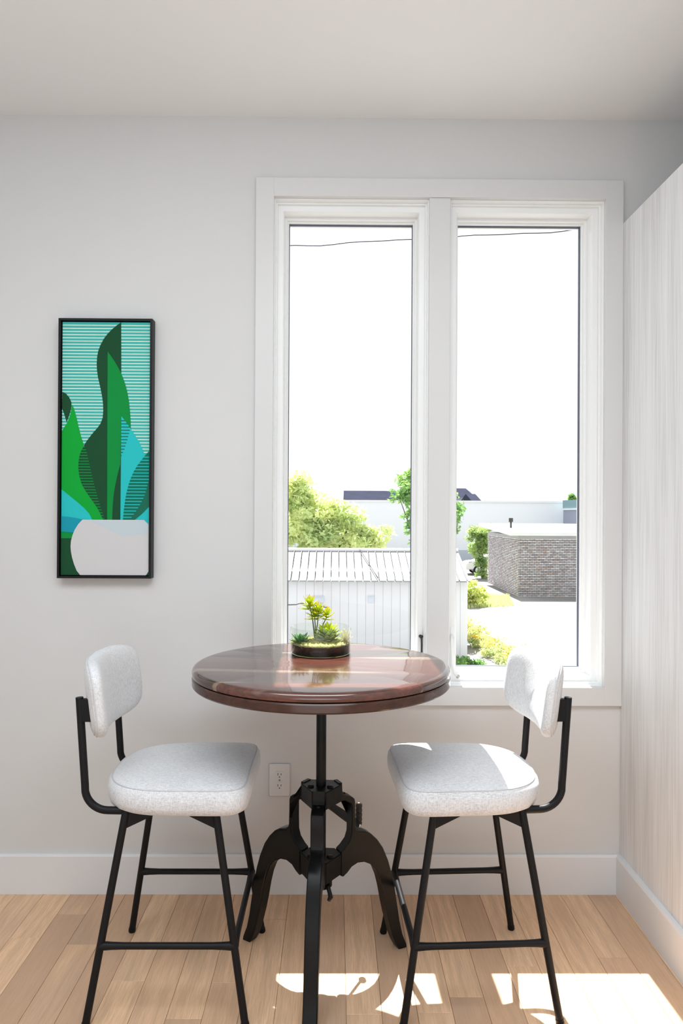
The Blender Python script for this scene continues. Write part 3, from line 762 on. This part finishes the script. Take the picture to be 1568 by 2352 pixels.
# long white warehouse
WHY = 60; wz = at(1000, 1150, WHY).z; wx1 = at(1309, 1160, WHY).x
wh = empty('warehouse', (0, WHY, G), label='long plain white warehouse wall behind the yard', cat='building')
bm = BM(); box(bm, -24, wx1, 0, 14, 0, wz-G); obj('warehouse_wall', bm, plain('warehouse_white', (.80, .83, .86), .8, var=.015, vscale=.2), wh)
bm = BM(); box(bm, -24, wx1, -.06, 0, .0, at(1000, 1263, WHY).z-G); obj('lower_band', bm, plain('warehouse_band', (.50, .55, .62), .8), wh)
bm = BM(); box(bm, -24.1, wx1+.1, -.1, 14, wz-G-.12, wz-G+.02); obj('parapet_cap', bm, METALW, wh)
# neighbour to the right of it
SLATE = plain('slate_roof', (.030, .033, .055), 1.0, spec=.03, var=.15, vscale=1.2); GREYW = plain('grey_wall', (.30, .33, .42), .8); TEAL = plain('teal_wall', (.20, .32, .36), .8)
q0, q1 = at(1311, 1200, 56), at(1420, 1148, 56)
nb = empty('blue_grey_building', (q0.x+.45, 56, G), label='blue grey building at the right end of the warehouse', cat='building')
bm = BM(); box(bm, 0, q1.x-q0.x, 0, 3.4, 0, at(1320, 1168, 56).z-G); obj('wall', bm, GREYW, nb)
bm = BM(); box(bm, -.05, q1.x-q0.x, -.15, 3.4, at(1320, 1168, 56).z-G, q1.z-G); obj('upper_storey', bm, TEAL, nb)
bm = BM(); box(bm, -.1, q1.x-q0.x, -.25, 3.4, at(1320, 1171, 56).z-G, at(1320, 1168, 56).z-G); obj('ledge', bm, METALW, nb)
# roofs beyond the warehouse
def far_house(px0, px1, pyr, pye, Y, name, label, hip=.0):
    a, b = at(px0, pye, Y), at(px1, pyr, Y); w = b.x-a.x
    h = empty(name, (a.x, Y, G), label=label, cat='house')
    bm = BM(); box(bm, .3, w-.3, .2, 8, 0, a.z-G); obj('wall', bm, GREYW, h)
    bm = BM(); prism(bm, [(-.3, a.z-G-.1), (4, b.z-G), (8.5, a.z-G-.1)], lambda p, q_, t: (t, p, q_), 0, w); r = obj('roof', bm, SLATE, h)
    for v in r.data.vertices:
        if v.co.z > a.z-G+.05: v.co.x += hip if v.co.x < w/2 else -hip
    return h
far_house(790, 960, 1125, 1152, 78, 'far_house', 'dark slate roofed house rising behind the warehouse beside the tree')
far_house(1040, 1092, 1119, 1140, 90, 'tall_far_house', 'tall grey house gable above the warehouse, left of the sky gap', .5)
far_house(1085, 1108, 1132, 1152, 75.5, 'small_far_house', 'small dark gable at the right of the grey far houses')

# parked car
WHITEP = plain('car_paint_white', (.80, .80, .80), .25, spec=.6); GLASSD = plain('car_glass', (.05, .06, .08), .1); RUB = plain('tyre_rubber', (.015, .015, .016), .8)
q = at(1070, 1310, 47)
car = empty('parked_car', (q.x, 47, G), label='white car parked between the shed and the brick garage', cat='car')
prof = [(0, .35), (0, .72), (.15, .82), (1.0, .95), (1.55, 1.38), (2.0, 1.47), (3.0, 1.45), (3.7, 1.02), (4.2, .95), (4.3, .6), (4.25, .35)]
bm = BM(); prism(bm, prof, lambda a, b, t: (a, t, b), 0, 1.7); bmesh.ops.bevel(bm, geom=bm.edges[:], offset=.05, segments=2, affect='EDGES'); obj('body', bm, WHITEP, car, sharp=40)
bm = BM(); prism(bm, [(1.15, .98), (1.62, 1.34), (2.05, 1.41), (2.95, 1.39), (3.5, 1.02)], lambda a, b, t: (a, t, b), -.01, 1.71); obj('side_windows', bm, GLASSD, car)
for xx in (.78, 3.45):
    for y_ in (-.02, 1.52):
        bm = BM(); tube(bm, [(xx, y_, .32), (xx, y_+.2, .32)], .32, 24); wl = obj('wheel', bm, RUB, car, sharp=40)
        bm = BM(); tube(bm, [(xx, y_-.01, .32), (xx, y_+.21, .32)], .2, 18); obj('rim', bm, METALW, wl, sharp=40)

# vegetation
def leaves(name, lobes, n, size, mat, parent, seed, flat=.5, loc=None, clumps=16, cr=.38):
    r_ = random.Random(seed); v, f = [], []; base = loc or Vector((0, 0, 0)); cl = []
    for l in lobes:
        for i in range(clumps):
            d = Vector((r_.gauss(0, 1), r_.gauss(0, 1), r_.gauss(0, 1))).normalized(); k = r_.uniform(.25, 1.08); q = cr*r_.uniform(.6, 1.3)
            cl.append((l[0]+d.x*l[3]*k, l[1]+d.y*l[4]*k, l[2]+d.z*l[5]*k, l[3]*q*1.25, l[4]*q*1.25, l[5]*q*.8))
    wts = [l[3]*l[4]*l[5] for l in cl]
    for i in range(n):
        cx, cy, cz, rx, ry, rz = r_.choices(cl, wts)[0]
        d = Vector((r_.gauss(0, 1), r_.gauss(0, 1), r_.gauss(0, 1))).normalized(); k = r_.random()**.45*(1+r_.uniform(-.05, .2))
        c = Vector((cx+d.x*rx*k, cy+d.y*ry*k, cz+d.z*rz*k))
        s = size*r_.uniform(.5, 1.3); nrm = (d*.5+Vector((r_.gauss(0, 1), r_.gauss(0, 1), r_.gauss(0, 1)))*.6+Vector((0, 0, flat))).normalized()
        a = nrm.orthogonal().normalized(); a.rotate(Matrix.Rotation(r_.uniform(0, 6.3), 3, nrm)); b = nrm.cross(a)
        if c.z-s < G: c.z = G+s
        c -= base; j = len(v)
        v += [c-a*s, c-b*s*.42-a*s*.1, c+a*s-nrm*s*.25, c+b*s*.42-a*s*.1]; f.append((j, j+1, j+2, j+3))
    return tag(pyd(name, v, f, mat, parent), kind='stuff')
TREEY = m_leaf('yellow_green_leaves', (.50, .63, .30), (.88, .90, .52), .65, .6, .9)
TREEG = m_leaf('green_leaves', (.18, .38, .12), (.36, .56, .18), .5, .6, 1.2)
BARK = plain('bark', (.13, .10, .08), .9, var=.3, vscale=6)
def lobe(px, py, rp, Y, dz=1.0, dy=1.0):
    q = at(px, py, Y); r = rp*Y/F; return (q.x, q.y, q.z, r, r*dy, r*dz)
def tree(name, lobes, n, size, mat, label, cat, trunk=None, tr=.12, seed=1):
    cx = sum(l[0] for l in lobes)/len(lobes); cy = sum(l[1] for l in lobes)/len(lobes)
    base = Vector((trunk if trunk is not None else cx, cy, G)); t = empty(name, base, label=label, cat=cat)
    leaves('foliage', lobes, n, size, mat, t, seed, loc=base)
    bm = BM(); fork = Vector((0, 0, (min(l[2] for l in lobes)-G)*.6+.1))
    tube(bm, [(0, 0, -.02), fork*.5, fork], [tr*1.2, tr, tr*.8], 10)
    for l in lobes:
        tip = Vector((l[0], l[1], l[2]))-base; tube(bm, [fork, fork.lerp(tip, .5)+Vector((0, 0, .08)), tip], [tr*.55, tr*.35, tr*.12], 7)
    obj('trunk', bm, BARK, t, smooth=True); return t
tree('maple_tree', [lobe(640, 1165, 75, 26), lobe(690, 1135, 40, 26), lobe(684, 1100, 22, 26), lobe(715, 1170, 52, 26), lobe(765, 1172, 42, 26), lobe(690, 1225, 70, 26), lobe(755, 1225, 55, 26), lobe(808, 1195, 38, 26), lobe(835, 1225, 42, 26), lobe(865, 1235, 34, 26), lobe(815, 1262, 60, 26)],
     15000, .12, TREEY, 'bushy yellow green tree behind the white shed roof', 'tree', seed=11)
tree('broadleaf_tree', [lobe(945, 1115, 34, 23.5), lobe(985, 1110, 40, 23.5), lobe(915, 1138, 20, 23.5), lobe(955, 1145, 26, 23.5), lobe(1000, 1170, 52, 23.5), lobe(1030, 1150, 34, 23.5), lobe(950, 1200, 26, 23.5), lobe(985, 1230, 40, 23.5), lobe(1035, 1200, 26, 23.5), lobe(945, 1078, 8, 23.5)],
     7000, .11, TREEG, 'dark green leafy tree seen on both sides of the mullion', 'tree', seed=12, tr=.07)
tree('tall_shrub', [lobe(1096, 1228, 24, 44.6), lobe(1112, 1222, 22, 44.6), lobe(1104, 1252, 26, 44.6), lobe(1100, 1278, 20, 44.6), lobe(1112, 1290, 18, 44.6), lobe(1106, 1312, 16, 44.6), lobe(1114, 1335, 12, 44.6)],
     5200, .10, m_leaf('shrub_leaves', (.30, .46, .16), (.52, .64, .24), .55, .6, 1.2), 'loose green shrub against the left corner of the brick garage', 'shrub', seed=13, tr=.05)
tree('yellow_shrub', [lobe(1078, 1362, 30, 31), lobe(1098, 1368, 20, 31), lobe(1060, 1365, 26, 31)], 2400, .10, m_leaf('yellow_shrub_leaves', (.58, .66, .20), (.84, .86, .34), .5, .6, 2), 'bright yellow green shrub on the grass beside the shed', 'shrub', seed=14, tr=.03)
tree('distant_bush', [lobe(1314, 1144, 9, 85)], 300, .3, TREEG, 'tiny green treetop above the blue grey building', 'tree', seed=15, tr=.1)
# grass patch and flower bed
gv, gf = [], []; rg = random.Random(21)
GRASS = m_leaf('sunny_grass', (.55, .64, .26), (.78, .82, .38), .5, .8, 2)
A_, B_, C_, D_ = Vector((3.6, 29.6)), Vector((7.4, 31.0)), Vector((8.0, 34.6)), Vector((3.6, 37))
for i in range(9000):
    a, b = rg.random(), rg.random(); p = A_.lerp(B_, a).lerp(D_.lerp(C_, a), b); h = rg.uniform(.05, .22); w = .015; an = rg.uniform(0, pi); k = len(gv)
    gv += [(p.x-w*cos(an), p.y-w*sin(an), G), (p.x+w*cos(an), p.y+w*sin(an), G), (p.x+rg.uniform(-.06, .06), p.y+rg.uniform(-.06, .06), G+h)]; gf.append((k, k+1, k+2))
tag(pyd('grass', gv, gf, GRASS), 'sunny grass verge in front of the brick garage', 'grass', kind='stuff')
bed = empty('flower_bed', (4.0, 22, G), label='bed of yellow flowers along the right side of the shed', cat='flower bed', kind='stuff')
fb = []
for i in range(26):
    t = i/25; y = 19.0+8.2*t; fb.append((4.05+.7*(1-t)*rg.uniform(-.2, .9)+.0, y+rg.uniform(-.3, .3), G+.16, .30, .30, rg.uniform(.16, .32)))
for i in range(6): fb.append((rg.uniform(4.0, 5.1), rg.uniform(18.3, 19.6), G+.12, .3, .3, .22))
leaves('flower_foliage', fb, 6500, .055, m_leaf('flower_leaves', (.40, .50, .22), (.72, .76, .36), .55, .7, 3), bed, 31, loc=Vector((4.0, 22, G)))
fv, ff = [], []
for i in range(700):
    l = rg.choice(fb); c = Vector((l[0]+rg.gauss(0, .18)-4, l[1]+rg.gauss(0, .18)-22, l[2]-G+l[5]*rg.uniform(.5, 1.15))); r = rg.uniform(.02, .045); k = len(fv)
    fv.append(c+Vector((0, 0, .012)))
    for q_ in range(8): fv.append(c+Vector((r*cos(q_*pi/4), r*sin(q_*pi/4), -.3*r*(q_ % 2))))
    for q_ in range(8): ff.append((k, k+1+q_, k+1+(q_+1) % 8))
tag(pyd('flower_heads', fv, ff, plain('flower_yellow', (.80, .52, .02), .7), bed), kind='stuff')
gc = [(rg.uniform(2.6, 3.6), rg.uniform(18.3, 18.75), G+.1, .2, .15, .16) for i in range(8)]
lp = empty('low_plants', (3.1, 18.5, G), label='low dark green plants at the foot of the shed corner', cat='plants', kind='stuff')
leaves('foliage', gc, 2200, .05, TREEG, lp, 33, loc=Vector((3.1, 18.5, G)))
